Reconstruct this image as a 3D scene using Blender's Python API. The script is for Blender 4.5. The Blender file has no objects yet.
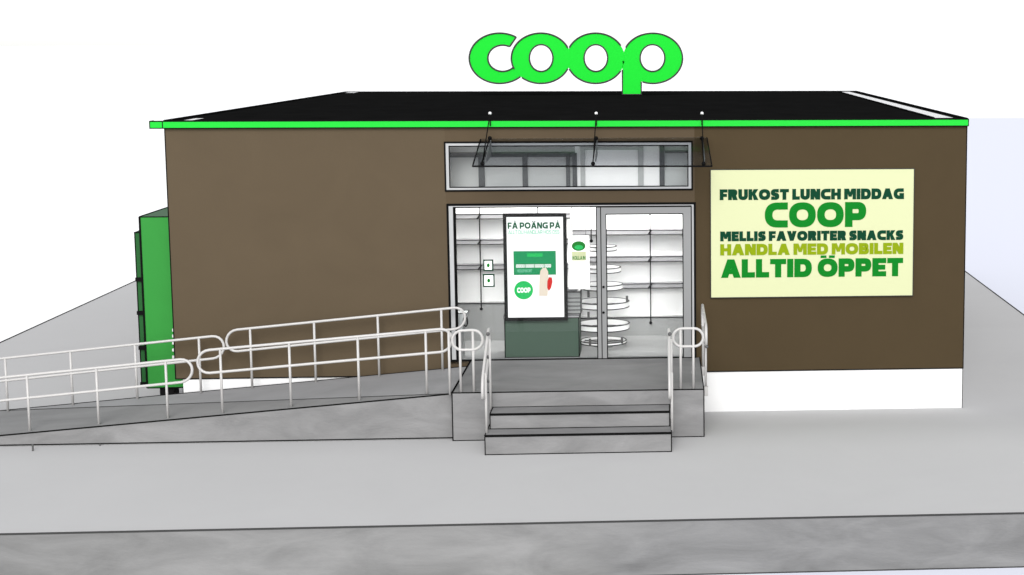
import bpy, bmesh, math, random
import mathutils
from mathutils import Vector, Matrix
random.seed(4)
S = bpy.context.scene
COL = S.collection

# ------------------------------------------------------------------ camera
CX, CY, CZ = 7.04145, -21.9603, 5.51174
PITCH, YAW, ROLL = -0.11404, -0.06779, -0.00076
F, PX, PY = 1500.0, 760.29664, 214.287

def _cam_rows():
    c, s = math.cos(YAW), math.sin(YAW)
    Rz = Matrix(((c, s, 0), (-s, c, 0), (0, 0, 1)))
    c, s = math.cos(PITCH), math.sin(PITCH)
    Rx = Matrix(((1, 0, 0), (0, c, s), (0, -s, c)))
    c, s = math.cos(ROLL), math.sin(ROLL)
    Ry = Matrix(((c, 0, -s), (0, 1, 0), (s, 0, c)))
    return Ry @ Rx @ Rz
RM = _cam_rows()
cd = bpy.data.cameras.new('camera')
cam = bpy.data.objects.new('camera', cd)
COL.objects.link(cam)
right, fwd, up = RM[0], RM[1], RM[2]
cam.matrix_world = Matrix(((right[0], up[0], -fwd[0], CX), (right[1], up[1], -fwd[1], CY), (right[2], up[2], -fwd[2], CZ), (0, 0, 0, 1)))
cd.sensor_width = 36
cd.lens = F / 1024 * 36
cd.shift_x = (512 - PX) / 1024
cd.shift_y = (PY - 287.5) / 1024
cd.clip_start = .1
cd.clip_end = 5000
S.camera = cam

def at(x, y, X=None, Y=None, Z=None):
    """the point of a real plane (X, Y or Z const) that was measured on the survey picture at x, y"""
    d = RM.transposed() @ Vector(((x - PX) / F, 1.0, -(y - PY) / F))
    o = Vector((CX, CY, CZ))
    if Y is not None: t = (Y - CY) / d.y
    elif Z is not None: t = (Z - CZ) / d.z
    else: t = (X - CX) / d.x
    return o + d * t

# ------------------------------------------------------------------ materials
def mat(name, col, rough=.8, spec=.2, metal=0, noise=None, emit=None, bump=0):
    m = bpy.data.materials.new(name); m.use_nodes = True
    nt = m.node_tree; b = nt.nodes['Principled BSDF']
    b.inputs['Base Color'].default_value = (*col, 1)
    b.inputs['Roughness'].default_value = rough
    b.inputs['Specular IOR Level'].default_value = spec
    b.inputs['Metallic'].default_value = metal
    if emit:
        b.inputs['Emission Color'].default_value = (*emit[0], 1)
        b.inputs['Emission Strength'].default_value = emit[1]
    if noise:
        sc, amt = noise[:2]; stretch = noise[2] if len(noise) > 2 else (1, 1, 1)
        tc = nt.nodes.new('ShaderNodeTexCoord'); mp = nt.nodes.new('ShaderNodeMapping')
        mp.inputs['Scale'].default_value = stretch
        n1 = nt.nodes.new('ShaderNodeTexNoise'); n1.inputs['Scale'].default_value = sc
        n1.inputs['Detail'].default_value = 6; n1.inputs['Roughness'].default_value = .6
        n1.inputs['Distortion'].default_value = .6
        cr = nt.nodes.new('ShaderNodeValToRGB')
        cr.color_ramp.elements[0].position = .3; cr.color_ramp.elements[1].position = .72
        cr.color_ramp.elements[0].color = (*[c * (1 - amt) for c in col], 1)
        cr.color_ramp.elements[1].color = (*[min(1, c * (1 + amt)) for c in col], 1)
        nt.links.new(tc.outputs['Object'], mp.inputs[0]); nt.links.new(mp.outputs[0], n1.inputs['Vector'])
        nt.links.new(n1.outputs['Fac'], cr.inputs[0]); nt.links.new(cr.outputs[0], b.inputs['Base Color'])
        if bump:
            n2 = nt.nodes.new('ShaderNodeTexNoise'); n2.inputs['Scale'].default_value = sc * 14; n2.inputs['Detail'].default_value = 5
            bp = nt.nodes.new('ShaderNodeBump'); bp.inputs['Strength'].default_value = bump; bp.inputs['Distance'].default_value = .01
            nt.links.new(mp.outputs[0], n2.inputs['Vector']); nt.links.new(n2.outputs['Fac'], bp.inputs['Height']); nt.links.new(bp.outputs[0], b.inputs['Normal'])
    return m

def glass(name, tint, gloss):
    m = bpy.data.materials.new(name); m.use_nodes = True
    nt = m.node_tree; nt.nodes.clear()
    o = nt.nodes.new('ShaderNodeOutputMaterial'); mx = nt.nodes.new('ShaderNodeMixShader')
    t = nt.nodes.new('ShaderNodeBsdfTransparent'); g = nt.nodes.new('ShaderNodeBsdfGlossy')
    t.inputs[0].default_value = (*tint, 1); g.inputs['Roughness'].default_value = .02
    mx.inputs[0].default_value = gloss
    nt.links.new(t.outputs[0], mx.inputs[1]); nt.links.new(g.outputs[0], mx.inputs[2]); nt.links.new(mx.outputs[0], o.inputs[0])
    return m

M = dict(
    line=mat('edge_black', (.006, .006, .006), 1, 0),
    edge=mat('edge_grey', (.04, .04, .04), 1, 0),
    wall_a=mat('facade_brown', (.070, .0525, .033), .9, .1, noise=(1.1, .045), bump=.15),  # one wall's left-to-right gradient, painted as three brown steps
    wall_b=mat('facade_gradient_mid', (.064, .047, .029), .9, .1, noise=(1.1, .045), bump=.15),
    wall_c=mat('facade_gradient_dark', (.0450, .0318, .0165), .9, .1, noise=(1.1, .045), bump=.15),
    plinth=mat('plinth_white', (.62, .62, .62), .9, .1, noise=(1.5, .02)),
    roof=mat('roof_felt', (.006, .006, .006), 1, 0, noise=(2, .2)),
    flash=mat('flashing_white', (.55, .55, .55), .7),
    green=mat('sign_green', (.0055, .47, .022), .6, .1),
    fascia=mat('fascia_green', (.010, .40, .029), .6, .1),
    locker=mat('locker_green', (.021, .184, .028), .6, .15, noise=(2, .03)),
    locker_dark=mat('locker_dark_green', (.01, .07, .016), .6, .15),
    slab=mat('slab_grey', (.378, .376, .378), .95, .1, noise=(.5, .02)),
    footing=mat('footing_concrete', (.185, .185, .185), .95, .1, noise=(.5, .02)),
    kerb=mat('kerb_concrete', (.150, .150, .150), .95, .1, noise=(1.6, .26, (.5, 1, 1.6)), bump=.4),
    side=mat('ramp_side_concrete', (.172, .171, .172), .95, .1, noise=(1.9, .2, (.6, 1, 1.6)), bump=.4),
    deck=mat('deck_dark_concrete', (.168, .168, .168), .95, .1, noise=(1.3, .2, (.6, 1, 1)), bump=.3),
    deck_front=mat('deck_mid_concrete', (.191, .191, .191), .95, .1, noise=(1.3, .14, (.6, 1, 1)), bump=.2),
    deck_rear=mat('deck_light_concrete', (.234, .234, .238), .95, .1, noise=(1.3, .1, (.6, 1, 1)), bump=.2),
    rail=mat('rail_steel', (.37, .362, .355), .45, .5),
    joint=mat('joint_steel', (.06, .06, .06), .5, .5),
    frame=mat('frame_aluminium', (.175, .178, .18), .5, .3),
    frame_light=mat('frame_white', (.30, .305, .31), .5, .3),
    dark=mat('dark_frame', (.075, .079, .083), .6, .3),
    midgrey=mat('panel_grey', (.42, .43, .43), .8, .2),
    palegrey=mat('panel_pale', (.48, .5, .5), .8, .2),
    white=mat('interior_white', (.90, .90, .90), .8, .1),
    shelf=mat('shelf_grey', (.25, .25, .26), .7, .2),
    base=mat('interior_base', (.235, .24, .24), .8, .1),
    floor=mat('interior_floor', (.19, .194, .195), .8, .1),
    counter=mat('counter_green_grey', (.045, .072, .054), .7, .2),
    black=mat('screen_black', (.004, .004, .004), .6, .1),
    screen=mat('screen_white', (.25, .25, .25), .5, .1, emit=((1, 1, 1), .45)),
    card=mat('screen_card_green', (.001, .08, .028), .5, .1, emit=((.001, .12, .04), .8)),
    mint=mat('screen_mint', (.003, .15, .03), .5, .1, emit=((.004, .2, .045), .9)),
    skin=mat('screen_skin', (.2, .17, .14), .5, .1, emit=((.3, .265, .22), 1)),
    red=mat('screen_red', (.2, .004, .003), .5, .1, emit=((.2, .004, .003), 1)),
    stext=mat('screen_text', (.003, .07, .03), .5, .1),
    stext2=mat('screen_text_pale', (.05, .14, .09), .5, .1, emit=((.08, .24, .16), 1)),
    poster=mat('poster_cream', (.42, .44, .265), .8, .1),
    p_dark=mat('poster_dark_green', (.001, .032, .014), .8, .1),
    p_green=mat('poster_green', (.001, .127, .009), .8, .1),
    p_lime=mat('poster_lime', (.156, .214, .002), .8, .1),
    ground=mat('ground_white', (.78, .78, .78), .95, .0),
    ground_blue=mat('ground_pale_blue', (.577, .59, .66), .95, .0),
    lamp=mat('added_lamp_diffuser', (.9, .9, .9), .5, .2, emit=((1, .98, .95), 55)),  # glow of the added, unseen lamps that fill the interior
    canopy=glass('canopy_glass', (.80, .81, .82), .012),
    pane=glass('window_glass', (.97, .975, .975), .012),
)
LR = .0085

# ------------------------------------------------------------------ mesh builder
class MB:
    def __init__(s): s.v = []; s.f = []; s.m = []; s.ms = []; s.sm = []
    def mi(s, m):
        m = M[m]
        if m not in s.ms: s.ms.append(m)
        return s.ms.index(m)
    def add(s, vs, fs, m, smooth=False):
        o = len(s.v); s.v += [tuple(v) for v in vs]; k = s.mi(m)
        for f in fs: s.f.append([i + o for i in f]); s.m.append(k); s.sm.append(smooth)
        return s
    def box(s, a, b, m, line=None, r=LR):
        x0, y0, z0 = [min(p, q) for p, q in zip(a, b)]; x1, y1, z1 = [max(p, q) for p, q in zip(a, b)]
        v = [(x0,y0,z0),(x1,y0,z0),(x1,y1,z0),(x0,y1,z0),(x0,y0,z1),(x1,y0,z1),(x1,y1,z1),(x0,y1,z1)]
        s.add(v, [(0,3,2,1),(4,5,6,7),(0,1,5,4),(1,2,6,5),(2,3,7,6),(3,0,4,7)], m)
        if line:
            for i, j in ((0,1),(1,2),(2,3),(3,0),(4,5),(5,6),(6,7),(7,4),(0,4),(1,5),(2,6),(3,7)):
                s.tube([v[i], v[j]], r, line, 6, ext=r * .9)
        return s
    def tube(s, pts, r, m, n=8, closed=False, ext=0):
        pts = [Vector(p) for p in pts]
        if ext and not closed:
            d0 = (pts[0] - pts[1]).normalized(); d1 = (pts[-1] - pts[-2]).normalized()
            pts[0] = pts[0] + d0 * ext; pts[-1] = pts[-1] + d1 * ext
        N = len(pts); rings = []; ref = None
        for i, p in enumerate(pts):
            if closed: t = (pts[(i + 1) % N] - pts[i - 1])
            elif i == 0: t = pts[1] - p
            elif i == N - 1: t = p - pts[-2]
            else: t = (pts[i + 1] - p).normalized() + (p - pts[i - 1]).normalized()
            t.normalize()
            if ref is None:
                ref = Vector((0, 0, 1)) if abs(t.z) < .9 else Vector((0, 1, 0))
            u = ref - t * ref.dot(t)
            if u.length < 1e-4: u = Vector((1, 0, 0)) - t * t.x
            u.normalize(); ref = u; w = t.cross(u)
            rings.append([p + (u * math.cos(2 * math.pi * k / n) + w * math.sin(2 * math.pi * k / n)) * r for k in range(n)])
        vs = [v for R_ in rings for v in R_]; fs = []
        for i in range(N if closed else N - 1):
            a, b = i * n, ((i + 1) % N) * n
            for k in range(n): fs.append((a + k, a + (k + 1) % n, b + (k + 1) % n, b + k))
        if not closed: fs.append(tuple(range(n))[::-1]); fs.append(tuple((N - 1) * n + k for k in range(n)))
        return s.add(vs, fs, m, n > 6)
    def prism(s, front, depth, m, line=None, r=LR):
        """polygon of 3D points pushed along vector depth"""
        n = len(front); front = [Vector(p) for p in front]; d = Vector(depth); back = [p + d for p in front]
        s.add(front + back, [tuple(range(n)), tuple(range(2 * n - 1, n - 1, -1))] + [(i, n + i, n + (i + 1) % n, (i + 1) % n) for i in range(n)], m)
        if line:
            for i in range(n):
                s.tube([front[i], front[(i + 1) % n]], r, line, 6, ext=r * .9)
                s.tube([back[i], back[(i + 1) % n]], r, line, 6, ext=r * .9)
                s.tube([front[i], back[i]], r, line, 6, ext=r * .9)
        return s
    def strip(s, outer, inner, depth, m):
        """two matching open outlines joined into an extruded band"""
        n = len(outer); d = Vector(depth); o = [Vector(p) for p in outer]; i_ = [Vector(p) for p in inner]
        vs = o + i_ + [p + d for p in o] + [p + d for p in i_]; fs = []
        for k in range(n - 1):
            fs += [(k, k + 1, n + k + 1, n + k), (2*n + k, 3*n + k, 3*n + k + 1, 2*n + k + 1), (k, 2*n + k, 2*n + k + 1, k + 1), (n + k, n + k + 1, 3*n + k + 1, 3*n + k)]
        fs += [(0, n, 3*n, 2*n), (n - 1, 3*n - 1, 4*n - 1, 2*n - 1)]
        return s.add(vs, fs, m)
    def disc(s, c, rx, rz, y0, y1, m, n=40):
        pts = [(c[0] + rx * math.cos(2*math.pi*k/n), y0, c[1] + rz * math.sin(2*math.pi*k/n)) for k in range(n)]
        return s.prism(pts, (0, y1 - y0, 0), m)
    def ball(s, c, r, m, n=10):
        vs = []; fs = []; h = n // 2 + 1
        for i in range(h + 1):
            th = math.pi * i / h
            for k in range(n): vs.append((c[0] + r*math.sin(th)*math.cos(2*math.pi*k/n), c[1] + r*math.sin(th)*math.sin(2*math.pi*k/n), c[2] + r*math.cos(th)))
        for i in range(h):
            for k in range(n): fs.append((i*n + k, (i+1)*n + k, (i+1)*n + (k+1) % n, i*n + (k+1) % n))
        return s.add(vs, fs, m, True)
    def build(s, name, parent=None, label=None, cat=None, group=None, kind=None):
        me = bpy.data.meshes.new(name); me.from_pydata(s.v, [], s.f)
        for m in s.ms: me.materials.append(m)
        me.polygons.foreach_set('material_index', s.m); me.polygons.foreach_set('use_smooth', s.sm)
        me.update(); bm = bmesh.new(); bm.from_mesh(me); bmesh.ops.recalc_face_normals(bm, faces=bm.faces); bm.to_mesh(me); bm.free()
        o = bpy.data.objects.new(name, me); COL.objects.link(o)
        if parent:
            o.parent = parent; o.matrix_parent_inverse = Matrix.Translation(-WL[parent.name])
        WL[o.name] = Vector((0, 0, 0))

        return tag(o, label, cat, group, kind)
WL = {}
def tag(o, label=None, cat=None, group=None, kind=None):
    if label: o['label'] = label
    if cat: o['category'] = cat
    if group: o['group'] = group
    if kind: o['kind'] = kind
    return o
def thing(name, label, cat, loc=(0, 0, 0), group=None):
    o = bpy.data.objects.new(name, None); COL.objects.link(o); o.location = loc; o.empty_display_size = .2
    WL[o.name] = Vector(loc)
    return tag(o, label, cat, group)
def glyph(ch, t):
    """heavy wide capital drawn as convex pieces in a box of height 1; returns (pieces, width)"""
    R = lambda x0, y0, x1, y1: [(x0, y0), (x1, y0), (x1, y1), (x0, y1)]
    def band(cx, cy, rx, ry, a0, a1, n=18, tx=None):
        tx = tx or t; out = []; p = []
        for k in range(n + 1):
            a = math.radians(a0 + (a1 - a0) * k / n); c, s_ = math.cos(a), math.sin(a)
            sq = lambda v: math.copysign(abs(v) ** .86, v)
            p.append(((cx + rx * sq(c), cy + ry * sq(s_)), (cx + (rx - tx) * sq(c), cy + (ry - t) * sq(s_))))
        for k in range(n): out.append([p[k][0], p[k + 1][0], p[k + 1][1], p[k][1]])
        return out
    def bowl(x1, y0, y1, rx):
        r = (y1 - y0) / 2
        return [R(t * .9, y1 - t, x1 - rx, y1), R(t * .9, y0, x1 - rx, y0 + t)] + band(x1 - rx, (y0 + y1) / 2, rx, r, -90, 90, 12)
    w = dict(I=t, M=1.05, N=.86, O=1.0, U=.84, D=.88, G=.92, C=.86, H=.86, A=.98, V=.94, L=.66, E=.70, F=.68, T=.80, S=.74, B=.80, P=.80, R=.84, K=.86).get(ch, .8)
    if ch in 'ÖO0': w = .62 if ch == '0' else 1.0
    if ch in 'ÅÄ': w = .98
    st = R(0, 0, t, 1); P_ = []
    if ch in 'AÅÄ':
        q = t * 1.12
        P_ = [[(0, 0), (q, 0), (w / 2 + q * .42, 1), (w / 2 - q * .5, 1)], [(w - q, 0), (w, 0), (w / 2 + q * .5, 1), (w / 2 - q * .42, 1)], R(w * .26, .2, w * .74, .2 + t * .85)]
    elif ch == 'B': P_ = [st] + bowl(w - .04, .5 - t / 2, 1, .26) + bowl(w, 0, .5 + t / 2, .30)
    elif ch == 'C': P_ = band(w * .56, .5, w * .56, .5, 72, 288, 26) + [R(w * .62, 1 - t, w, 1), R(w * .62, 0, w, t)]
    elif ch == 'G': P_ = band(w * .56, .5, w * .56, .5, 72, 288, 26) + [R(w * .62, 1 - t, w * .97, 1), R(w * .62, 0, w, t), R(w - t, t * .9, w, .56), R(w * .56, .56 - t * .9, w - t * .9, .56)]
    elif ch == 'D': P_ = [st] + bowl(w, 0, 1, .44)
    elif ch == 'E': P_ = [st, R(t * .9, 0, w, t * .9), R(t * .9, .5 - t * .43, w * .93, .5 + t * .43), R(t * .9, 1 - t * .9, w, 1)]
    elif ch == 'F': P_ = [st, R(t * .9, .44 - t * .43, w * .93, .44 + t * .43), R(t * .9, 1 - t * .9, w, 1)]
    elif ch == 'H': P_ = [st, R(w - t, 0, w, 1), R(t * .9, .5 - t * .45, w - t * .9, .5 + t * .45)]
    elif ch == 'I': P_ = [st]
    elif ch == 'K': q = t * 1.25; P_ = [st, [(t * .9, .40), (t * .9 + q * .5, .40), (w, 1), (w - q, 1), (t * .9, .62)], [(w * .36, .58), (w * .36 + q * .5, .72), (w + .02, 0), (w + .02 - q, 0)]]
    elif ch == 'L': P_ = [st, R(t * .9, 0, w, t * .95)]
    elif ch == 'M': q = t * .95; P_ = [R(0, 0, q, 1), R(w - q, 0, w, 1), [(q * .5, 1), (q * 1.35, 1), (w / 2 + q * .4, .25), (w / 2 - q * .4, .25)], [(w - q * 1.35, 1), (w - q * .5, 1), (w / 2 + q * .4, .25), (w / 2 - q * .4, .25)]]
    elif ch == 'N': q = t; P_ = [st, R(w - t, 0, w, 1), [(0, 1), (q * 1.2, 1), (w, 0), (w - q * 1.2, 0)]]
    elif ch in 'OÖ0': P_ = band(w / 2, .5, w / 2, .5, 0, 360, 40)
    elif ch == 'P': P_ = [st] + bowl(w, .27, 1, .32)
    elif ch == 'R': P_ = [st] + bowl(w - .03, .38, 1, .30) + [[(w * .36, .45), (w * .36 + t * 1.2, .45), (w, 0), (w - t * 1.25, 0)]]
    elif ch == 'S': r = (1 + t) / 4; P_ = band(w / 2, 1 - r, w / 2, r, 62, 270, 18) + band(w / 2, r, w / 2, r, 90, -118, 18) + [R(w * .6, 1 - t * .95, w * .94, 1), R(w * .04, 0, w * .4, t * .95)]
    elif ch == 'T': P_ = [R(w / 2 - t / 2, 0, w / 2 + t / 2, 1 - t * .8), R(0, 1 - t * .92, w, 1)]
    elif ch == 'U': P_ = [R(0, .42, t, 1), R(w - t, .42, w, 1)] + band(w / 2, .42, w / 2, .42, 180, 360, 18)
    elif ch == 'V': q = t * 1.15; P_ = [[(0, 1), (q, 1), (w / 2 + q * .42, 0), (w / 2 - q * .45, 0)], [(w - q, 1), (w, 1), (w / 2 + q * .45, 0), (w / 2 - q * .42, 0)]]
    if ch in 'ÖÄ': P_ += [R(w * .5 - t * 1.15, 1.03, w * .5 - t * .2, 1.17), R(w * .5 + t * .2, 1.03, w * .5 + t * 1.15, 1.17)]
    if ch == 'Å': P_ += [[(w * .5 + a * .15, 1.17 + c * .14), (w * .5 + b_ * .15, 1.17 + d * .14), (w * .5 + b_ * .07, 1.17 + d * .065), (w * .5 + a * .07, 1.17 + c * .065)] for a, c, b_, d in [(math.cos(k * math.pi / 6), math.sin(k * math.pi / 6), math.cos((k + 1) * math.pi / 6), math.sin((k + 1) * math.pi / 6)) for k in range(12)]]
    return P_, w
def text(body, x0, x1, z0, z1, y, m, name, parent, t=.22, gap=.05, space=.24):
    """z0..z1 is the height of a plain capital"""
    items = []; x = 0
    for ch in body:
        if ch == ' ': x += space; continue
        P_, w = glyph(ch, t); items.append((P_, x)); x += w + gap
    x -= gap; kx = (x1 - x0) / x; kz = z1 - z0; mb = MB()
    for P_, xo in items:
        for k, poly in enumerate(P_):
            vs = [(x0 + (px_ + xo) * kx, y - (k % 7) * .0003, z0 + pz * kz) for px_, pz in poly]
            mb.add(vs, [tuple(range(len(vs)))], m)
    return mb.build(name, parent)

# ------------------------------------------------------------------ dimensions
W, HW, ZP, L, ZL = 11.6, 4.28956, .63473, 12.4886, .85309
XL, XR, YF, HS = -5.099, 14.44, -5.039, .6578
YP, ZB, XP0, XP1 = -2.074, .1977, 4.2614, 7.6292
P0 = lambda x, y: at(x, y, Y=0)
# the paving in front of the shop falls gently towards the wall
KS = (ZB - .003) / -YP
YC1 = YP - .02                      # crest line of the paving, just in front of the landing
ZC1 = -KS * YC1
ZF = .12
YF = at(512, 523.7, Z=ZF).y; HS = -at(1024, 567.2, Y=YF).z
def ground_z(y): return -KS * y if y > YC1 else ZC1 + (ZF - ZC1) * (y - YC1) / (YF - YC1)
print('apron', YF, ZF, HS)

# ------------------------------------------------------------------ setting
g = MB(); g.add([(-900, -60, -HS), (6.4, -60, -HS), (6.4, 2500, -HS), (-900, 2500, -HS)], [(0, 1, 2, 3)], 'ground')
YB = at(990, 118, Z=-HS).y
g.add([(6.4, YB, -HS), (1200, YB, -HS), (1200, 2500, -HS), (6.4, 2500, -HS)], [(0, 1, 2, 3)], 'ground')
g.build('ground', kind='structure')
g = MB(); g.add([(6.4, -60, -HS), (1200, -60, -HS), (1200, YB, -HS), (6.4, YB, -HS)], [(0, 1, 2, 3)], 'ground_blue')
g.build('pale_blue_ground', kind='structure')
g = MB()
v = [(XL, YF, -HS), (XR, YF, -HS), (XR, 17, -HS), (XL, 17, -HS), (XL, YF, ZF), (XR, YF, ZF), (XR, 17, 0), (XL, 17, 0), (XR, 0, 0), (XL, 0, 0), (XR, YC1, ZC1), (XL, YC1, ZC1)]
rows = [YF, -3.6, -2.7, YC1, -1.3, -.5, .4, 1.4, 17]
g.add([(x, y, ground_z(y) if y < 0 else 0) for y in rows for x in (XL, XR)], [(2 * i, 2 * i + 1, 2 * i + 3, 2 * i + 2) for i in range(len(rows) - 1)], 'slab', True)
g.add(v, [(0, 1, 5, 4), (1, 2, 6, 8, 10, 5), (2, 3, 7, 6), (3, 0, 4, 11, 9, 7)], 'kerb')
for i, j in ((0, 1), (4, 5), (1, 5), (0, 4)): g.tube([v[i], v[j]], .012, 'edge', 6, ext=.008)
for i, j in ((8, 6), (7, 9), (5, 10), (10, 8), (4, 11), (11, 9)): g.tube([v[i], v[j]], .016, 'edge', 6)
g.build('pavement', kind='structure')

# ------------------------------------------------------------------ building
shop = thing('shop_building', 'flat roofed brown shop box with glazed entrance and white plinth', 'building')
T = .14
ul, ur, ub, ut = P0(445.3, 166).x, P0(692, 166).x, P0(570, 190).z, P0(570, 142).z
ll, lr, lb, lt = P0(449.3, 280).x, P0(695, 280).x, ZL, P0(570, 204).z
ml = min(ul, ll); mr = max(ur, lr)
def panel(name_, m, boxes, edges):
    b = MB()
    for (x0, z0, x1, z1) in boxes: b.box((x0, 0, z0), (x1, T, z1), m)
    for e in edges: b.tube(e, LR, 'line', 6, ext=LR * .8)
    return b.build('wall_panel', shop, label=name_)
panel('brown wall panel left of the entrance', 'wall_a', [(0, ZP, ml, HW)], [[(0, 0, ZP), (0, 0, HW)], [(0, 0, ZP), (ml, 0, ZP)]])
panel('darkest step of the painted wall gradient, carrying the poster', 'wall_c', [(mr, ZP, W, HW)], [[(W, 0, ZP), (W, 0, HW)], [(mr, 0, ZP), (W, 0, ZP)]])
bx = [(ml, ut, mr, HW), (ml, lt, mr, ub), (ml, ZP, mr, ZL - .05)]
if ll > ml: bx.append((ml, ZL - .05, ll, lt))
if ul > ml: bx.append((ml, ub, ul, ut))
if ur < mr: bx.append((ur, ub, mr, ut))
if lr < mr: bx.append((lr, ZL - .05, mr, lt))
panel('brown wall panel around the entrance openings', 'wall_b', bx, [])
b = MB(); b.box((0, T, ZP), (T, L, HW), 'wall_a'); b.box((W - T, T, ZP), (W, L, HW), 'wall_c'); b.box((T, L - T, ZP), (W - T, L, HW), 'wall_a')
b.tube([(W, 0, ZP), (W, L, ZP)], LR, 'line', 6); b.tube([(0, 0, ZP), (0, L, ZP)], LR, 'line', 6); b.tube([(0, L, ZP), (0, L, HW)], LR, 'line', 6); b.tube([(W, L, ZP), (W, L, HW)], LR, 'line', 6)
b.build('side_wall', shop)
b = MB(); b.box((.1, .012, -.02), (W - .003, L - .05, ZP), 'plinth'); b.tube([(W - .003, .012, 0), (W - .003, .012, ZP)], .006, 'edge', 6)
b.build('plinth', shop)
# roof
ZR = HW + .1
b = MB(); b.box((-.0, .0, HW + .003), (W, L, ZR - .012), 'roof')
for e in ([(0, 0, ZR), (0, L, ZR)], [(W, 0, ZR), (W, L, ZR)], [(0, L, ZR), (W, L, ZR)]): b.tube(e, .02, 'line', 6)
roof = b.build('roof', shop)
b = MB(); b.add([(W - .44, .35, ZR), (W - .12, .35, ZR), (W - .16, L - .1, ZR), (W - .42, L - .1, ZR)], [(0, 1, 2, 3)], 'flash')
b.tube([(W - .44, .3, ZR), (W - .42, L - .1, ZR)], .016, 'line', 6); b.tube([(W - .12, .3, ZR), (W - .16, L - .1, ZR)], .016, 'line', 6)
b.tube([(W - .42, L - .1, ZR), (W - .12, L - .1, ZR)], .012, 'line', 6)
b.build('flashing', roof); b = MB(); b.add([(.2, .25, ZR), (.32, .25, ZR), (.32, .8, ZR), (.2, .8, ZR)], [(0, 1, 2, 3)], 'flash')
b.build('flashing', roof); b = MB(); b.add([(.1, L - .5, ZR + .004), (.3, L - .5, ZR + .004), (.3, L - .05, ZR + .004), (.1, L - .05, ZR + .004)], [(0, 1, 2, 3)], 'flash')
b.build('flashing', roof)
b = MB(); zf0, zf1 = HW, HW + .1
b.box((-.012, -.05, zf0), (W + .012, -.002, zf1), 'fascia'); b.box((-.19, -.05, zf0 - .0), (-.014, .12, zf1 - .002), 'fascia')
for z in (zf0, zf1): b.tube([(-.19, -.05, z), (W + .012, -.05, z)], .007 if z == zf0 else .009, 'line', 6)
for x in (-.19, -.012, W + .012): b.tube([(x, -.05, zf0), (x, -.05, zf1)], .007, 'line', 6)
b.tube([(-.19, .12, zf1), (-.19, -.05, zf1)], .007, 'line', 6); b.tube([(-.19, .12, zf0), (-.19, -.05, zf0)], .007, 'line', 6)
b.build('fascia', shop)

# entrance glazing ----------------------------------------------------------
def frame_part(name, x0, x1, z0, z1, wl, wr, wt, wb, y0, y1, m, parent, lines=('line',), r=.006, outer=None):
    b = MB()
    b.box((x0, y0, z0), (x0 + wl, y1, z1), m); b.box((x1 - wr, y0, z0), (x1, y1, z1), m)
    b.box((x0 + wl, y0 + .001, z1 - wt), (x1 - wr, y1, z1), m)
    if wb: b.box((x0 + wl, y0 + .001, z0), (x1 - wr, y1, z0 + wb), m)
    for (a0, a1, c0, c1, rr_) in ((x0, x1, z0, z1, outer or r), (x0 + wl, x1 - wr, z0 + wb, z1 - wt, r)):
        for p, q in (((a0, c0), (a1, c0)), ((a1, c0), (a1, c1)), ((a1, c1), (a0, c1)), ((a0, c1), (a0, c0))):
            b.tube([(p[0], y0, p[1]), (q[0], y0, q[1])], rr_, lines[0], 6, ext=rr_ * .8)
    return b.build(name, parent)
fr = frame_part('window_frame', ul, ur, ub, ut, .06, .06, .055, .05, -.012, .06, 'frame_light', shop, r=.008, outer=.013)
b = MB(); b.box((ul + .06, .02, ub + .05), (ur - .06, .028, ut - .055), 'pane'); b.build('pane', fr)
ef = frame_part('entrance_frame', ll, lr, lb, lt, .085, .055, .04, 0, -.012, .06, 'frame_light', shop, r=.009, outer=.017)
b = MB(); jx = ll + .105; b.tube([(jx, -.02, lb), (jx, -.02, lt - .04)], .016, 'line', 6); b.build('jamb_seal', ef)
dx0, dx1 = P0(597, 280).x, P0(691.5, 280).x
b = MB(); b.box((ll + .12, .02, lb + .01), (dx0 - .005, .028, lt - .042), 'pane'); b.build('pane', ef)
ceil_z, floor_z = 4.15, ZL - .004
door = frame_part('door', dx0, dx1, lb + .005, lt - .043, .145, .125, .11, 0.0, -.03, .05, 'frame', shop, r=.008)
b = MB(); x = dx0 + .065
b.tube([(x, -.033, lb + .01), (x, -.033, lt - .05)], .007, 'line', 6); b.build('stile_seam', door)
b = MB(); b.box((dx0 + .146, .004, lb + .01), (dx1 - .126, .012, lt - .154), 'pane'); b.build('pane', door)
for y in (286.5, 312):
    b = MB(); p = P0(602.3, y); b.ball((p.x + .02, -.045, p.z), .018, 'line'); b.build('lock', door)
# interior shell
b = MB(); IY = 3.2
b.box((ml - 1.2, T + .01, floor_z - .1), (mr + 1.2, IY, floor_z), 'floor'); b.build('shop_floor', shop)
b = MB(); b.box((ml - 1.2, T + .01, ceil_z), (mr + 1.2, IY, ceil_z + .05), 'white'); ce = b.build('ceiling', shop)
b = MB(); b.box((ml - 1.25, T + .01, floor_z), (ml - 1.2, IY, ceil_z), 'white'); b.box((mr + 1.2, T + .01, floor_z), (mr + 1.25, IY, ceil_z), 'white'); b.box((ml - 1.25, IY, floor_z - .1), (mr + 1.25, IY + .05, ceil_z), 'white')
b.build('inner_wall', shop)
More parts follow.
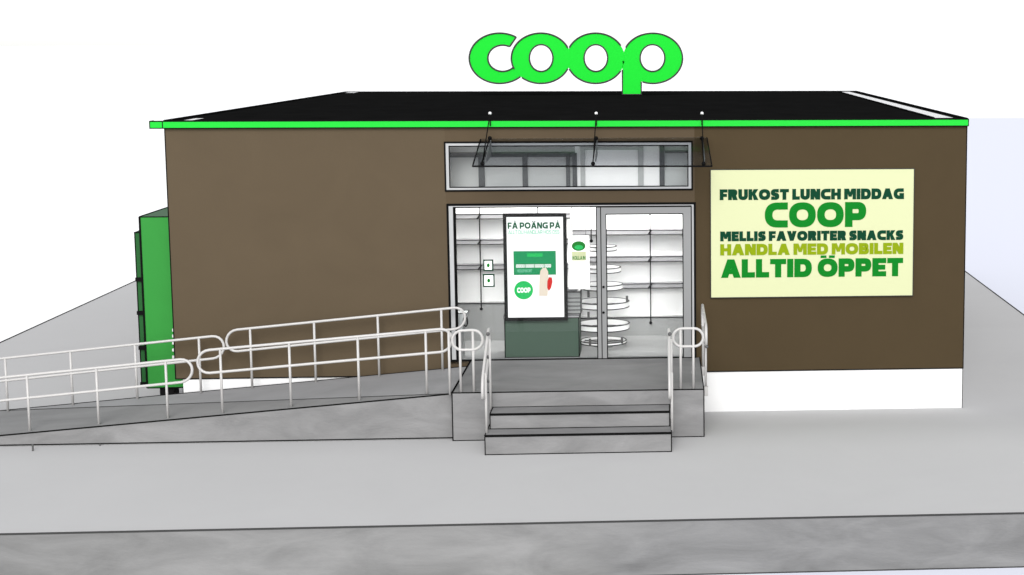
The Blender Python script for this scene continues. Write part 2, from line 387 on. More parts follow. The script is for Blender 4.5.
# partition seen through the high window
Yc = .62
def C(x, y, Y=Yc): return at(x, y, Y=Y)
b = MB(); zt, zb_ = C(570, 141).z, C(570, 196).z
b.box((C(440, 160).x, Yc + .03, zb_), (C(575, 160).x, Yc + .05, ceil_z), 'midgrey')
b.box((C(575, 160).x, Yc + .03, zb_), (C(662, 160).x, Yc + .05, ceil_z), 'white')
b.box((C(662, 160).x, Yc + .03, zb_), (C(700, 160).x, Yc + .05, ceil_z), 'palegrey')
hb = b.build('bulkhead', shop)
b = MB()
b.box((C(450, 160).x, Yc, C(570, 157).z), (C(575, 160).x, Yc + .03, C(570, 152).z), 'dark')
for x0, x1 in ((478.5, 484.5), (522.5, 527.5), (566, 570), (572.5, 577)):
    b.build('dark_mullion', hb); b = MB(); b.box((C(x0, 170).x, Yc - .012, zb_), (C(x1, 170).x, Yc + .025, C(570, 153).z), 'dark')
b.build('dark_mullion', hb)
for x0, x1 in ((580.5, 585), (638, 643.5)): b = MB(); b.box((C(x0, 170).x, Yc - .012, zb_), (C(x1, 170).x, Yc + .025, ceil_z), 'midgrey'); b.build('grey_mullion', hb)
b = MB()
b.box((C(585, 160).x, Yc - .008, C(570, 150).z), (C(640, 160).x, Yc + .025, C(570, 147).z), 'midgrey')
b.build('grey_mullion', hb)
b = MB(); b.box((C(659.5, 170).x, Yc - .012, zb_), (C(664.5, 170).x, Yc + .025, ceil_z), 'dark')
b.box((C(665, 160).x, Yc - .01, C(570, 153.5).z), (C(690, 160).x, Yc + .025, C(570, 151).z), 'dark'); b.build('dark_mullion', hb)

# ------------------------------------------------------------------ roof sign
YS = at(630, 95, Z=ZR).y
def G(cx, cy): return at(440 + cx / 3.657, 20 + cy / 3.657, Y=YS)
def ell(cx, cy, rx, ry, a0=0, a1=360, n=72):
    out = []
    for k in range(n + 1):
        a = math.radians(a0 + (a1 - a0) * k / n); out.append((cx + rx * math.cos(a), cy - ry * math.sin(a)))
    return out
sign = thing('roof_sign', 'giant bright green letters spelling coop standing on the black roof', 'sign', (G(500, 240).x, YS, ZR))
OUT = {'o1': (369, 140, 108, 92), 'o2': (569, 140, 106, 92), 'p': (778, 140, 109, 92)}
def inside(e, p, k=1.0): return ((p[0] - e[0]) / (e[2] * k)) ** 2 + ((p[1] - e[1]) / (e[3] * k)) ** 2 < 1
DP = .16
def letter(name, pieces, lines, yoff):
    b = MB(); off = Vector((0, yoff, 0))
    for kind, a in pieces:
        if kind == 'strip': b.strip([G(*p) + off for p in a[0]], [G(*p) + off for p in a[1]], (0, DP, 0), 'green')
        else: b.prism([G(*p) + off - Vector((0, .002, 0)) for p in a], (0, DP, 0), 'green')
    for ln in lines:
        b.tube([G(*p) + off + Vector((0, -.003, 0)) for p in ln], .018, 'edge', 6)
    b.build(name, sign)
def runs(pts, test):
    out = []; cur = []
    for p in pts:
        if test(p): cur.append(p)
        else:
            if len(cur) > 1: out.append(cur)
            cur = []
    if len(cur) > 1: out.append(cur)
    return out
# c
co = ell(218, 140, 111, 92, 57, 322, 60); ci = ell(229, 140, 54, 48, 62, 318, 60)
letter('letter_c', [('strip', (co, ci))], runs(co, lambda p: not inside(OUT['o1'], p)) + runs(ci, lambda p: not inside(OUT['o1'], p)) + [[co[0], ci[0]]], .004)
ir = {'o1': (370, 139, 43, 49), 'o2': (570, 139, 43, 49), 'p': (777, 139, 45, 49)}
for nm, ln, other, yo in (('o1', 'letter_o', ['o2'], 0), ('o2', 'letter_o', ['o1', 'p'], .002)):
    o = ell(*OUT[nm]); i = ell(*ir[nm])
    L_ = runs(o, lambda p: not any(inside(OUT[q], p) for q in other) and (nm != 'o2' or not (p[0] > 662 and p[1] > 100)))
    if nm == 'o1': L_ = runs(o, lambda p: not inside(OUT['o2'], p) and not (p[1] > 185 and inside((218, 140, 111, 92), p)))
    letter(ln, [('strip', (o, i))], L_ + [i], yo)
o = ell(*OUT['p']); i = ell(*ir['p'])
stem = [(667, 110), (737, 110), (737, 272), (667, 272)]
stem_p = [(667, 150), (720, 150), (736, 226), (736, 272), (667, 272)]
letter('letter_p', [('strip', (o, i)), ('poly', [(667, 150), (690, 150), (706, 190), (736, 224), (736, 272), (667, 272)])],
       runs(o, lambda p: p[0] > 737 and True) + runs(o, lambda p: 668 < p[0] <= 745 and p[1] < 108 and not inside(OUT['o2'], p)) + [i] + [[(667, 182), (667, 272), (736, 272), (736, 226)]], .004)

# ------------------------------------------------------------------ poster
p0 = P0(709.5, 297.5); p1 = P0(913.5, 168.8)
poster = thing('wall_poster', 'cream poster with green lettering on the brown wall beside the door', 'poster', (p0.x, 0, p0.z))
x0, x1 = P0(710.6, 240).x, P0(913.0, 240).x; z0, z1 = P0(810, 296.4).z, P0(810, 169).z
b = MB(); b.box((x0, -.035, z0), (x1, -.001, z1), 'poster'); 
for p, q in (((x0, z0), (x1, z0)), ((x1, z0), (x1, z1)), ((x1, z1), (x0, z1)), ((x0, z1), (x0, z0))): b.tube([(p[0], -.035, p[1]), (q[0], -.035, q[1])], .0065, 'edge', 6, ext=.005)
b.build('board', poster)
def ptxt(body, xa, xb, ya, yb, m, bold):
    a = at(xa, (ya + yb) / 2, Y=-.036); c = at(xb, (ya + yb) / 2, Y=-.036); ym = (xa + xb) / 2
    text(body, a.x, c.x, at(ym, yb, Y=-.036).z, at(ym, ya, Y=-.036).z, -.039, m, 'lettering', poster, bold)
ptxt('FRUKOST LUNCH MIDDAG', 719.7, 904, 188.8, 199.6, 'p_dark', .33)
ptxt('COOP', 764.8, 866.2, 202.2, 227.2, 'p_green', .285)
ptxt('MELLIS FAVORITER SNACKS', 720.2, 903.3, 230.8, 240.6, 'p_dark', .34)
ptxt('HANDLA MED MOBILEN', 720.2, 903.3, 243.4, 254.7, 'p_lime', .31)
ptxt('ALLTID ÖPPET', 721, 903, 258.6, 277, 'p_green', .31)

# ------------------------------------------------------------------ canopy
can = thing('entrance_canopy', 'glass canopy hung on black tie rods over the entrance', 'canopy', (P0(596, 139).x, 0, P0(596, 139).z))
YC = -1.0
fl, frr = at(472.5, 166.3, Y=YC), at(712, 166.3, Y=YC); bl, br = at(480.5, 139.5, Y=-.03), at(707, 138, Y=-.03)
b = MB(); b.prism([fl, frr, br, bl], (0, 0, .012), 'canopy')
b.tube([fl, frr], .012, 'line', 6); b.tube([fl, bl], .010, 'line', 6); b.tube([frr, br], .009, 'line', 6)
b.build('glass_panel', can)
for xt, xb_ in ((490, 482.3), (596.2, 593), (702, 703.6)):
    top = at(xt, 113.3, Y=-.06); fr_ = at(xb_, 163.6, Y=YC + .04); k = at(xt - .2, 138.2, Y=-.03)
    b = MB(); b.tube([top, fr_], .008, 'line', 6); b.tube([(top.x, top.y, HW + .02), top], .010, 'line', 6)
    rod = b.build('tie_rod', can)
    b = MB(); b.ball(top, .024, 'flash'); b.build('cap', rod)
    b = MB(); b.ball(k, .03, 'line'); b.tube([k, fr_ + Vector((0, 0, .03))], .009, 'line', 6); b.ball(fr_, .03, 'line')
    b.build('bracket', can)
    pl = [k + Vector((.012, 0, -.02)), fr_ + Vector((.02, .2, .05)), fr_ + Vector((.02, .3, .0)), k + Vector((.012, 0, -.25))]
    b = MB(); b.prism(pl, (.008, 0, 0), 'frame'); b.build('gusset', can)

# ------------------------------------------------------------------ landing, steps, ramp
land = thing('entrance_steps', 'grey concrete landing with two broad steps at the shop door', 'steps', (XP0, YP, 0))
b = MB(); b.box((XP0, YP, ZB), (XP1, -.003, ZL - .004), 'side')
b.add([(XP0, YP, ZL), (XP1, YP, ZL), (XP1, -.014, ZL), (XP0, -.014, ZL)], [(0, 1, 2, 3)], 'deck')
for e in ([(XP0, YP, ZL), (XP1, YP, ZL)], [(XP0, YP, ZB), (XP1, YP, ZB)], [(XP0, YP, ZB), (XP0, YP, ZL)], [(XP1, YP, ZB), (XP1, YP, ZL)], [(XP1, YP, ZL), (XP1, -.01, ZL)], [(ll, -.03, ZL), (lr, -.03, ZL)]):
    b.tube(e, LR, 'line', 6, ext=.006)
b.tube([(XP0, YP, ZL), (XP0, -.01, ZL)], .014, 'line', 6)
b.build('landing', land)
b = MB(); b.box((XP0 + .004, YP + .004, -.01), (XP1 - .004, -.004, ZB), 'footing'); b.build('footing', land)
xs0, xs1 = 4.7654, 7.1824
zs2 = at(578, 406.0, Y=YP).z; y2 = at(578, 412.6, Z=zs2).y
zs1 = at(578, 427.8, Y=y2).z; YS1 = at(578, 433.9, Z=zs1).y; ZS = at(578, 454.0, Y=YS1).z; y3 = ZS
ZS = max(ZS, ground_z(YS1) + .004); print('ground at step', ground_z(YS1)); print('steps', zs1, y2, zs2, y3)
b = MB(); b.box((xs0, YS1, ZS), (xs1, YP - .002, zs1), 'side', 'line', .0075); b.tube([(xs0, YS1 - .004, zs1 - .01), (xs1, YS1 - .004, zs1 - .01)], .014, 'line', 6)
b.tube([(xs0, y2, zs1), (xs1, y2, zs1)], .008, 'line', 6)
b.build('step', land)
b = MB(); b.box((xs0 + .035, y2, zs1 + .002), (xs1 - .02, YP - .002, zs2), 'side', 'line', .0075); b.tube([(xs0 + .035, y2 - .004, zs2 - .01), (xs1 - .02, y2 - .004, zs2 - .01)], .014, 'line', 6)
b.build('step', land)
b = MB(); b.box((xs0 + .004, YS1 + .004, -.01), (xs1 - .004, YP, ZS), 'footing'); b.build('footing', land)

ramp = thing('access_ramp', 'long sloping grey concrete wheelchair ramp rising along the front wall', 'ramp', (0, -1.9, 0))
# the front face plane: where its foot line (z = ZB) was measured
YRF = at(450, 437.7, Z=ZB).y
YRB = -.12
def fz(px, py): return at(px, py, Y=YRF)
def rz(px, py): return at(px, py, Y=YRB)
fr_r = fz(451.5, 393.9); fr_0 = fz(0, 435.6)
rr_r = rz(450, 368.2); rr_0 = rz(0, 410.8)
sl = (fr_r.z - fr_0.z) / (fr_r.x - fr_0.x); slr = (rr_r.z - rr_0.z) / (rr_r.x - rr_0.x)
XE = fr_0.x - (fr_0.z - ZB) / sl
XR_ = XP0 - .004
zfR = fr_r.z + sl * (XR_ - fr_r.x); zrR = rr_r.z + slr * (XR_ - rr_r.x)
XM = rz(-2, 411).x; zfM = fr_0.z + sl * (XM - fr_0.x); zrM = rr_0.z + slr * (XM - rr_0.x)
print('ramp', YRF, XE, zfR, zrR, XM, zfM, zrM)
FRr, FM, FE = Vector((XR_, YRF, zfR)), Vector((XM, YRF, zfM)), Vector((XE, YRF, ZB))
RRr, RM_, RE = Vector((XR_, YRB, zrR)), Vector((XM, YRB, zrM)), Vector((XE, YRB, ZB))
b = MB()
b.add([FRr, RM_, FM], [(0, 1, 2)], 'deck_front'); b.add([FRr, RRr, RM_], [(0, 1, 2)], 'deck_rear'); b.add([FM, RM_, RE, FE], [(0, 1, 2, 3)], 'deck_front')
b.tube([FE, FRr], .010, 'line', 6); b.tube([RM_, FRr], .009, 'edge', 6); b.tube([RE, RM_, RRr], .009, 'line', 6); b.tube([FM, RM_], .006, 'edge', 6)
b.build('deck', ramp)
lo = Vector((XR_, YRF, ZB)); rlo = Vector((XR_, YRB, ZB))
b = MB(); b.add([FE, FM, FRr, lo], [(0, 1, 2, 3)], 'side'); b.add([RE, RM_, RRr, rlo], [(0, 1, 2, 3)], 'side'); b.add([lo, FRr, RRr, rlo], [(0, 1, 2, 3)], 'side')
b.tube([FE, lo], .008, 'line', 6); b.build('side_wall', ramp)
for xa, yb in ((33, 452), (100, 446)):
    b = MB(); q = at(xa, yb, Z=.18); b.tube([(q.x, q.y, q.z - .03), (q.x, q.y, q.z + (yb - 444) * .0135)], .012, 'joint', 6); b.build('anchor_rod', ramp)
b = MB(); b.box((XE - .3, YRF + .004, -.01), (XR_, YRB, ZB - .002), 'footing'); b.build('footing', ramp)

# ------------------------------------------------------------------ handrails
RT = .0188
def arc_pts(c, u, w, r, a0, a1, n=10):
    return [c + u * (r * math.cos(math.radians(a0 + (a1 - a0) * k / n))) + w * (r * math.sin(math.radians(a0 + (a1 - a0) * k / n))) for k in range(n + 1)]
def loop_rail(A, B, drop):
    """closed rounded loop: top tube from A to B, lower tube drop below, half-round ends"""
    A = Vector(A); B = Vector(B); u = (B - A).normalized(); w = Vector((0, 0, 1)); r = drop / 2
    cA = A - w * r; cB = B - w * r
    return [A, A.lerp(B, .33), A.lerp(B, .66)] + arc_pts(cB, u, w, r, 90, -90) + [A.lerp(B, .66) - w * drop, A.lerp(B, .33) - w * drop] + arc_pts(cA, u, w, r, 270, 90)[:-1]
def handrail(label, Y, x0, y0, x1, y1, drop_px, posts, group='white steel handrails'):
    A = at(x0, y0, Y=Y); B = at(x1, y1, Y=Y); drop = (at(x0, y0, Y=Y) - at(x0, y0 + drop_px, Y=Y)).z
    t = thing('handrail', label, 'handrail', (A.x, Y, 0), group)
    b = MB(); b.tube(loop_rail(A, B, drop), RT, 'rail', 10, closed=True); b.build('rail', t)
    for (px, pyb) in posts:
        q = at(px, pyb, Y=Y); f = (q.x - A.x) / (B.x - A.x); top = A.lerp(B, f)
        b = MB(); b.tube([(q.x, Y, q.z - .02), (q.x, Y, top.z)], RT * .92, 'rail', 8); b.build('post', t)
    return t
YFR = YRF + .14; YRR = YRB - .10
handrail('long lower handrail along the front edge of the ramp', YFR, -140, 392, 180, 359.5, 23, [(-115, 445), (-42, 438), (30, 431.5), (99, 425), (168, 418)])
handrail('lower handrail on the wall side of the ramp beside the green locker', YRR, -120, 371.5, 212, 336.3, 22.5, [(-60, 417), (8, 410.5), (73, 404.5), (137.4, 398), (201, 391.5)])
handrail('upper handrail along the front edge of the ramp up to the landing', YFR, 209, 350, 440, 329.2, 23, [(222.6, 411.6), (291.2, 405.3), (359.4, 398.8), (427, 392.3)])
handrail('upper handrail close to the brown wall beside the ramp', YRR, 237, 329.7, 454, 307.8, 21.5, [(252.2, 386.3), (315.9, 381), (379.3, 375), (442.6, 369.3)])
YPR = YP + .05
t = handrail('small looped handrail at the left corner of the landing', YPR, 462, 330.5, 472.5, 330.2, 19.5, [(450, 393.0), (461, 392.8), (474, 392.6)])
handrail('small looped handrail at the right corner of the landing', YPR, 682, 328.5, 694, 328.4, 18, [(680.8, 391), (693.5, 390.8)])
# stair rails run down beside the steps (seen end on)
for lab, px, xo in (('white handrail at the left of the steps', 485, xs0 - .02), ('white handrail at the right of the steps', 670.8, xs1 - .02)):
    t = thing('handrail', lab, 'handrail', (xo, YP, 0), 'white steel handrails')
    A = Vector((xo, YP + .1, at(px, 333, Y=YP).z)); B = Vector((xo, YS1 + .12, A.z - .42))
    b = MB(); b.tube(loop_rail(A, B, .30), RT, 'rail', 10, closed=True); rl = b.build('rail', t)
    for Yk, zt_, zb2 in ((YP - .03, A.z - .08, zs2), (YS1 + .12, B.z, zs1)):
        b = MB(); b.tube([(xo + .03, Yk, zb2 - .02), (xo + .03, Yk, zt_)], RT * .9, 'rail', 8); b.build('post', t)
    for y_ in (334, 357, 381):
        b = MB(); q = at(px, y_, Y=YP - .02); b.ball((xo + .01, q.y, q.z), .027, 'joint'); b.build('joint', rl)
t = thing('handrail', 'white handrail along the right side of the landing by the poster wall', 'handrail', (XP1 + .03, -1, 0), 'white steel handrails')
xr = XP1 + .035
A = Vector((xr, -.35, at(703, 305, Y=-.35).z)); B = Vector((xr, YP + .2, A.z))
b = MB(); b.tube(loop_rail(A, B, .30), RT, 'rail', 10, closed=True); rl = b.build('rail', t)
for Yk in (-.5, YP + .3):
    b = MB(); b.tube([(xr, Yk, ZL - .06), (xr, Yk, A.z)], RT * .9, 'rail', 8); b.box((xr - .035, Yk - .03, ZL - .16), (xr + .03, Yk + .03, ZL - .03), 'rail'); b.build('post', t)
b = MB(); b.ball((xr + .005, YP + .08, A.z - .28), .024, 'joint'); b.build('joint', rl)

# ------------------------------------------------------------------ green locker
loc = thing('parcel_locker', 'tall green steel locker cabinet on black feet beside the left wall', 'locker', (-.25, .3, 0))
YK = .32
k0 = at(140.5, 217, Y=YK); k1 = at(146.5, 388, Y=YK); xk0 = (k0.x + k1.x) / 2; zk1, zk0 = k0.z, k1.z
b = MB(); b.box((xk0, YK, zk0), (.085, YK + 1.5, ZP), 'locker'); b.box((xk0, YK, ZP), (-.004, YK + 1.5, zk1), 'locker')
b.add([(xk0, YK, zk1 + .003), (-.004, YK, zk1 + .003), (-.004, YK + 1.5, zk1 + .003), (xk0, YK + 1.5, zk1 + .003)], [(0, 1, 2, 3)], 'locker_dark')
c = [(xk0, YK, zk0), (xk0, YK, zk1), (-.004, YK, zk1)]
b.tube([(xk0, YK, zk0), (xk0, YK, zk1)], .016, 'line', 6); b.tube([(xk0, YK, zk1), (-.004, YK, zk1)], .008, 'line', 6)
b.tube([(xk0, YK, zk1), (xk0, YK + 1.5, zk1)], .014, 'line', 6); b.tube([(xk0, YK + 1.5, zk1), (-.004, YK + 1.5, zk1)], .008, 'line', 6); b.tube([(xk0, YK, zk0), (.08, YK, zk0)], .009, 'line', 6)
b.build('cabinet', loc)
ztop = at(137, 232, Y=YK).z; hz = [ztop] + [at(140, y, Y=YK).z for y in (280, 313.5, 348.5)] + [zk0 + .05]
for i in range(4):
    b = MB(); b.box((xk0 - .09, YK + .03, hz[i + 1] + .012), (xk0 - .018, YK + 1.4, hz[i] - .012), 'locker_dark', 'line', .009)
    d = b.build('locker_door', loc)
    b = MB(); b.box((xk0 - .1, YK - .01, hz[i + 1] - .02), (xk0 - .0, YK + .06, hz[i + 1] + .035), 'line'); b.build('hinge', d)
b = MB()
for x_ in (xk0 + .16,):
    b.box((x_, YK + .05, .0), (x_ + .2, YK + .3, zk0), 'black'); b.build('foot', loc); b = MB()
b.box((xk0 + .16, YK + 1.1, .0), (xk0 + .36, YK + 1.35, zk0), 'black')
b.build('foot', loc)
for y_ in (330, 336, 343, 350, 357):
    b = MB(); q = at(173.6, y_, Y=YK - .02); b.box((q.x - .018, YK - .03, q.z - .02), (q.x + .018, YK - .002, q.z + .02), 'flash'); b.build('label_tag', loc)

# ------------------------------------------------------------------ interior
def I(x, y, Y): return at(x, y, Y=Y)
def shelf_unit(label, Y, xl, xr, bands, ups, ytop, ylow):
    a = I(xl, 280, Y).x; c = I(xr, 280, Y).x; ym = (xl + xr) / 2
    t = thing('shop_shelf', label, 'shelf unit', (a, Y, floor_z), 'white shelf units inside the shop')
    zlow = I(ym, ylow, Y).z
    b = MB(); b.box((a, Y + .15, floor_z), (c, Y + .18, I(ym, ytop, Y).z), 'white'); b.build('back_panel', t)
    b = MB(); b.box((a, Y, floor_z), (c, Y + .145, zlow), 'base'); b.tube([(a, Y, zlow), (c, Y, zlow)], .008, 'line', 6); b.build('base', t)
    for (ya, yb) in bands:
        za, zb3 = I(ym, ya, Y).z, I(ym, yb, Y).z
        b = MB(); b.box((a, Y - .02, zb3), (c, Y + .145, za), 'shelf')
        b.tube([(a, Y - .02, za), (c, Y - .02, za)], .007, 'edge', 6); b.tube([(a, Y - .02, zb3), (c, Y - .02, zb3)], .008, 'edge', 6)
        b.build('shelf_board', t)
    for ux in ups:
        X = I(ux, 280, Y).x
        b = MB(); b.tube([(X, Y - .035, zlow - .08), (X, Y - .035, I(ym, ytop, Y).z)], .010, 'line', 6)
        for (ya, yb) in bands: b.tube([(X + .02, Y - .035, I(ym, ya, Y).z), (X - .04, Y - .06, I(ym, yb, Y).z)], .011, 'line', 6)
        b.ball((X, Y - .04, zlow - .08), .025, 'line', 8)
        b.build('upright', t)
    return t
shelf_unit('empty white shelf unit behind the left glass pane', 1.5, 446, 571, [(214, 218.5), (239.5, 244), (264.5, 269)], (481, 539), 196, 303)
shelf_unit('empty white shelf unit behind the glass door', 1.75, 573, 708, [(230, 234.5), (256.5, 261.5), (283.5, 288)], (650.5,), 196, 317.5)
# counter and screen
YQ = .17
a, c = I(505, 340, YQ).x, I(579, 340, YQ).x
ct = thing('service_counter', 'dark green grey counter behind the screen', 'counter', (a, YQ, floor_z))
b = MB(); b.box((a, YQ, floor_z), (c, YQ + .5, I(540, 318, YQ).z), 'counter', 'line', .008); b.build('body', ct)
b = MB(); b.box((a - .01, YQ - .01, I(540, 318, YQ).z + .002), (c + .01, YQ + .51, I(540, 315.5, YQ).z), 'shelf', 'edge', .005); b.build('top', ct)
ztop_c = I(540, 315.5, YQ).z
x0, x1 = I(568, 300, YQ + .2).x, I(583, 300, YQ + .2).x
tl = thing('till', 'small pale ribbed till box standing on the counter', 'till', (x0, YQ + .2, ztop_c))
b = MB(); b.box((x0 - .1, YQ + .1, ztop_c + .003), (x1 - .03, YQ + .4, I(570, 291, YQ + .2).z), 'base', 'edge', .007)
for k in range(4): z = ztop_c + .06 + k * .06; b.tube([(x0 - .1, YQ + .097, z), (x1 - .03, YQ + .097, z)], .006, 'edge', 6)
b.build('housing', tl)
b = MB(); b.box((x0 - .02, YQ + .16, I(570, 291, YQ + .2).z + .003), (x1 - .08, YQ + .34, I(570, 291, YQ + .2).z + .04), 'shelf'); b.build('lid', tl)
YD = .09
x0, x1 = I(503.7, 267, YD).x, I(567, 267, YD).x; z0, z1 = I(535, 320.8, YD).z, I(535, 213.5, YD).z
sc = thing('display_screen', 'tall lit advertising screen in a black frame behind the window', 'screen', (x0, YD, z0))
b = MB(); fw = .05
b.box((x0, YD, z0), (x0 + fw, YD + .06, z1), 'black'); b.box((x1 - fw, YD, z0), (x1, YD + .06, z1), 'black'); b.box((x0 + fw, YD, z0), (x1 - fw, YD + .06, z0 + fw), 'black'); b.box((x0 + fw, YD, z1 - fw), (x1 - fw, YD + .06, z1), 'black')
b.box((x0 + .1, YD + .061, z0 + .1), (x1 - .1, YD + .075, z1 - .2), 'black')
b.build('frame', sc)
b = MB(); b.box((x0 + fw, YD + .015, z0 + fw), (x1 - fw, YD + .058, z1 - fw), 'screen'); pn = b.build('display_panel', sc)
def D(x, y): q = I(x, y, YD); return q.x, q.z
def rect(b, xa, ya, xb, yb, m, y0=.011, y1=.0145):
    p = D(xa, ya); q = D(xb, yb); b.box((p[0], YD + y0, q[1]), (q[0], YD + y1, p[1]), m)
def dtext(body, xa, xb, ya, yb, m, y, bold):
    p = D(xa, ya); q = D(xb, yb); text(body, p[0], q[0], q[1], p[1], YD + y, m, 'lettering', pn, bold)
dtext('FÅ POÄNG PÅ', 507.5, 560.5, 222.6, 228.6, 'stext', .0135, .26)
dtext('ALLT DU HANDLAR HOS OSS', 508, 559.5, 230.4, 234, 'stext2', .0135, .18)
b = MB(); rect(b, 513.3, 251.3, 556, 274.8, 'card'); b.build('card_picture', pn)
b = MB(); rect(b, 527, 253.6, 542.5, 256.8, 'mint', .008, .0105); b.build('card_mark', pn)
dtext('0000 0000 0000 000', 516, 551, 264.4, 267.6, 'screen', .0075, .2)
dtext('MEDLEMSKORT', 517, 532, 269.5, 272.3, 'stext2', .0075, .2)
b = MB(); cc = D(523.6, 290.3); rr = D(533.0, 290.3)[0] - cc[0]; b.disc(cc, rr, rr, YD + .011, YD + .0145, 'mint'); b.build('round_badge', pn)
dtext('COOP', 517.0, 530.5, 287.7, 292.8, 'screen', .0085, .28)
# thumb holding the card in the advert: a flat printed shape
th = [(538.5, 321), (539, 296), (539.5, 277), (540.5, 270.5), (543, 267.8), (546, 268), (548, 271.5), (548.6, 279), (547.5, 296), (549.5, 316)]
b = MB(); b.prism([(D(*p)[0], YD + .005, D(*p)[1]) for p in th if p[1] < 316] , (0, .0025, 0), 'skin'); b.build('hand_picture', pn)
nl = [(547.3, 281), (549, 277.2), (551.8, 277.5), (552.4, 282), (551, 288), (548.8, 291), (547.2, 288)]
b = MB(); b.prism([(D(*p)[0], YD + .004, D(*p)[1]) for p in nl], (0, .004, 0), 'red'); b.build('red_picture', pn)
# hanging white notice with round green mark
YN = .12
x0, x1 = I(568.5, 260, YN).x, I(589.5, 260, YN).x; z0, z1 = I(579, 289, YN).z, I(579, 235.5, YN).z
nt_ = thing('hanging_notice', 'white notice with round green mark hanging between screen and door', 'notice', (x0, YN, z1))
b = MB(); b.box((x0, YN, z0), (x1, YN + .012, z1), 'white'); b.build('sheet', nt_)
b = MB(); q = I(578.6, 246, YN - .002); b.disc((q.x, q.z), .10, .072, YN - .006, YN - .001, 'p_green'); q = I(578.8, 247.3, YN - .002); b.disc((q.x, q.z), .065, .035, YN - .009, YN - .0065, 'mint'); b.build('round_mark', nt_)
b = MB(); q = I(572, 257.8, YN).x; b.box((q, YN - .006, I(579, 260.5, YN).z), (I(586, 258, YN).x, YN - .001, I(579, 251.5, YN).z), 'poster'); b.build('yellow_strip', nt_)
text('KOLLA IN', I(572.5, 258, YN).x, I(585.5, 258, YN).x, I(579, 259.5, YN).z, I(579, 256, YN).z, YN - .008, 'p_green', 'lettering', nt_, .22)
b = MB()
for xx in (x0 + .05, x1 - .05): b.tube([(xx, YN + .006, z1), (xx, YN + .006, I(579, 206, YN).z + .2)], .004, 'edge', 6)
b.build('hanging_wire', nt_)
b = MB(); b.tube([(x1 + .03, YN, I(588, 207, YN).z), (x1 + .03, YN, I(588, 240, YN).z)], .009, 'line', 6); b.ball((x1 + .03, YN, I(588, 241, YN).z), .025, 'line'); b.build('hook', nt_)
# two small notices stuck to the left pane
for lab, xa, xb, ya, yb in (('upper of two small green edged notices on the left glass', 483.4, 493.2, 259.5, 271), ('lower of two small green edged notices on the left glass', 483, 494.5, 274, 287)):
    Yn = .012; p = I(xa, yb, Yn); q = I(xb, ya, Yn)
    t = thing('small_notice', lab, 'notice', (p.x, Yn, p.z), 'small notices on the left glass')
    b = MB(); b.box((p.x, Yn, p.z), (q.x, Yn + .007, q.z), 'p_dark'); b.build('border', t)
    b = MB(); b.box((p.x + .02, Yn - .004, p.z + .02), (q.x - .02, Yn - .001, q.z - .02), 'white'); b.build('sheet', t)
    b = MB(); b.disc(((p.x + q.x) / 2, (p.z + q.z) / 2), .022, .03, Yn - .008, Yn - .005, 'p_green', 16); b.build('mark', t)
# carousel rack
YX = .95; cx = I(603, 300, YX).x
cr = thing('carousel_rack', 'white round tiered display carousel behind the door post', 'display rack', (cx, YX, floor_z))
px = abs(I(604, 300, YX).x - cx)
b = MB(); b.tube([(cx, YX, floor_z + .03), (cx, YX, I(603, 238, YX).z)], .02, 'shelf', 10); b.build('pole', cr)
b = MB(); b.tube([(cx, YX, floor_z), (cx, YX, floor_z + .03)], .16, 'base', 24); b.build('base', cr)
for (yy, r_, hh) in ((246, 14, 4), (267, 18, 4.5), (284, 20, 4.5), (301, 26, 5.5), (323, 26, 5.5), (340, 23, 2.5)):
    z = I(603, yy, YX).z; R_ = r_ * px; h = hh * px; n = 40
    b = MB(); ring = lambda rad, zz: [(cx + rad * math.cos(2*math.pi*k/n), YX + rad * .5 * math.sin(2*math.pi*k/n) * 1.6, zz) for k in range(n)]
    o1, o2 = ring(R_, z), ring(R_, z - h); i1 = ring(R_ - .012, z)
    b.add(o1 + o2, [(k, (k + 1) % n, n + (k + 1) % n, n + k) for k in range(n)], 'white', True)
    b.add(i1 + ring(R_ - .012, z - h), [(k, (k + 1) % n, n + (k + 1) % n, n + k) for k in range(n)], 'white', True)
    for k in range(3):
        an = .5 + 2 * math.pi * k / 3; b.tube([(cx, YX, z - h * .7), (cx + (R_ - .01) * math.cos(an), YX + (R_ - .01) * .8 * math.sin(an), z - h * .7)], .008, 'edge', 6)
    b.tube(o1, .008, 'edge', 6, closed=True); b.tube(o2, .008, 'edge', 6, closed=True)
    b.build('tier', cr)
for xx, yy in ((588.5, 294), (588.5, 315), (590, 342), (627, 299), (622, 340)):
    b = MB(); q = I(xx, yy, YX - .28); b.box((q.x - .018, YX - .30, q.z - .05), (q.x + .018, YX - .27, q.z + .05), 'joint'); b.build('clip', cr)
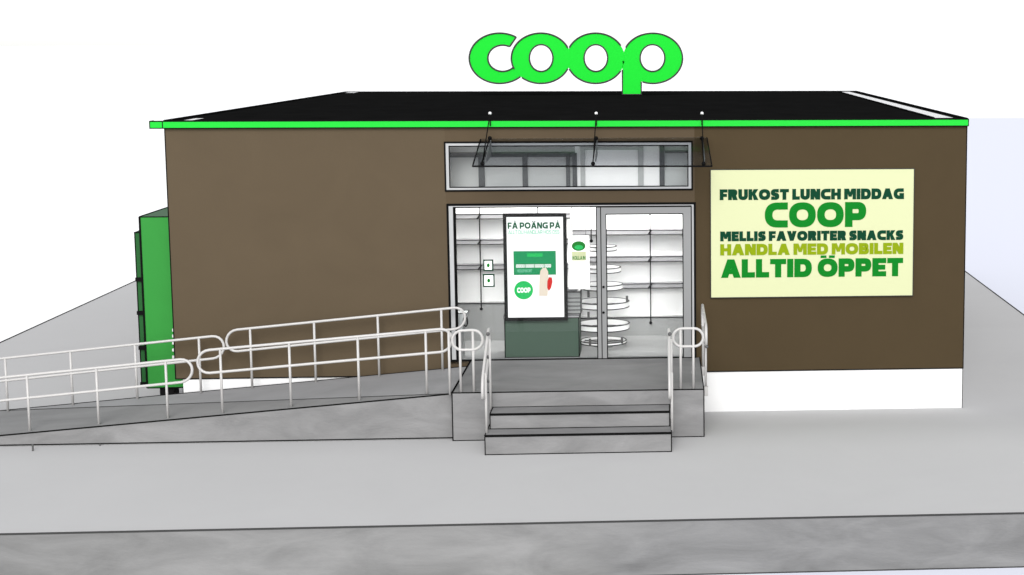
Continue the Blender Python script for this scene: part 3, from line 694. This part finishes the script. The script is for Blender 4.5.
# basket with hoop handle at the left jamb
q = I(462, 321, .25)
bk = thing('wire_basket', 'small pale basket with dark hoop handle inside the left jamb', 'basket', (q.x, .25, q.z))
xb0, xb1 = I(457, 321, .25).x, I(466, 321, .25).x
b = MB(); b.prism([(xb0 - .1, .2, I(460, 313, .25).z), (xb1 + .02, .2, I(460, 313, .25).z), (xb1 - .05, .2, I(460, 330, .25).z), (xb0 - .1, .2, I(460, 330, .25).z)], (0, .25, 0), 'palegrey', 'edge', .006); b.build('tub', bk)
b = MB(); b.tube([(xb1 + .0 + .03 * math.cos(a_), .19, q.z + .07 * math.sin(a_)) for a_ in [2*math.pi*k/16 for k in range(16)]], .012, 'line', 6, closed=True); b.build('hoop_handle', bk)
b = MB(); b.box((xb0 - .1, .2, floor_z), (xb1 - .05, .44, I(460, 330, .25).z - .007), 'base'); b.build('pedestal', bk)
# added ceiling lamps, out of view, that brighten the shop interior
for lab, xx in (('unseen ceiling lamp added to brighten the left half of the shop', ml + .8), ('unseen ceiling lamp added to brighten the right half of the shop', mr - .8)):
    t = thing('added_ceiling_lamp', lab, 'lamp', (xx, 1.25, ceil_z), 'added ceiling lamps inside the shop')
    b = MB(); b.box((xx - .8, .70, ceil_z - .035), (xx + .8, 1.0, ceil_z - .002), 'frame'); b.build('frame', t)
    b = MB(); b.box((xx - .77, .73, ceil_z - .045), (xx + .77, .97, ceil_z - .036), 'lamp'); b.build('diffuser', t)

# ------------------------------------------------------------------ light
w = bpy.data.worlds.new('World'); S.world = w; w.use_nodes = True
nt = w.node_tree; bg = nt.nodes['Background']
EL, AZ = math.radians(33), math.radians(0)     # sun: elevation, and bearing to the left of the camera's back
sky = nt.nodes.new('ShaderNodeTexSky'); sky.sky_type = 'NISHITA'; sky.sun_disc = False
sky.sun_elevation = EL; sky.sun_rotation = math.radians(180) + AZ
sky.air_density = 1.0; sky.dust_density = 1.0; sky.ozone_density = 1.0; sky.altitude = 0
hs = nt.nodes.new('ShaderNodeHueSaturation'); hs.inputs['Saturation'].default_value = .12
nt.links.new(sky.outputs[0], hs.inputs['Color']); nt.links.new(hs.outputs[0], bg.inputs[0]); bg.inputs[1].default_value = .15
sd = bpy.data.lights.new('sun', 'SUN'); sd.energy = 1.5; sd.angle = math.radians(30); sd.color = (1, .985, .96)
so = bpy.data.objects.new('sun', sd); COL.objects.link(so)
dirv = Vector((-math.sin(AZ) * math.cos(EL), -math.cos(AZ) * math.cos(EL), math.sin(EL)))
so.rotation_euler = dirv.to_track_quat('Z', 'Y').to_euler(); so.location = (0, -20, 20)

S.view_settings.view_transform = 'Standard'; S.view_settings.look = 'None'
S.view_settings.exposure = 0.9; S.view_settings.gamma = 1
S.view_settings.use_curve_mapping = False
S.cycles.max_bounces = 6; S.cycles.transparent_max_bounces = 12
S.cycles.use_denoising = True
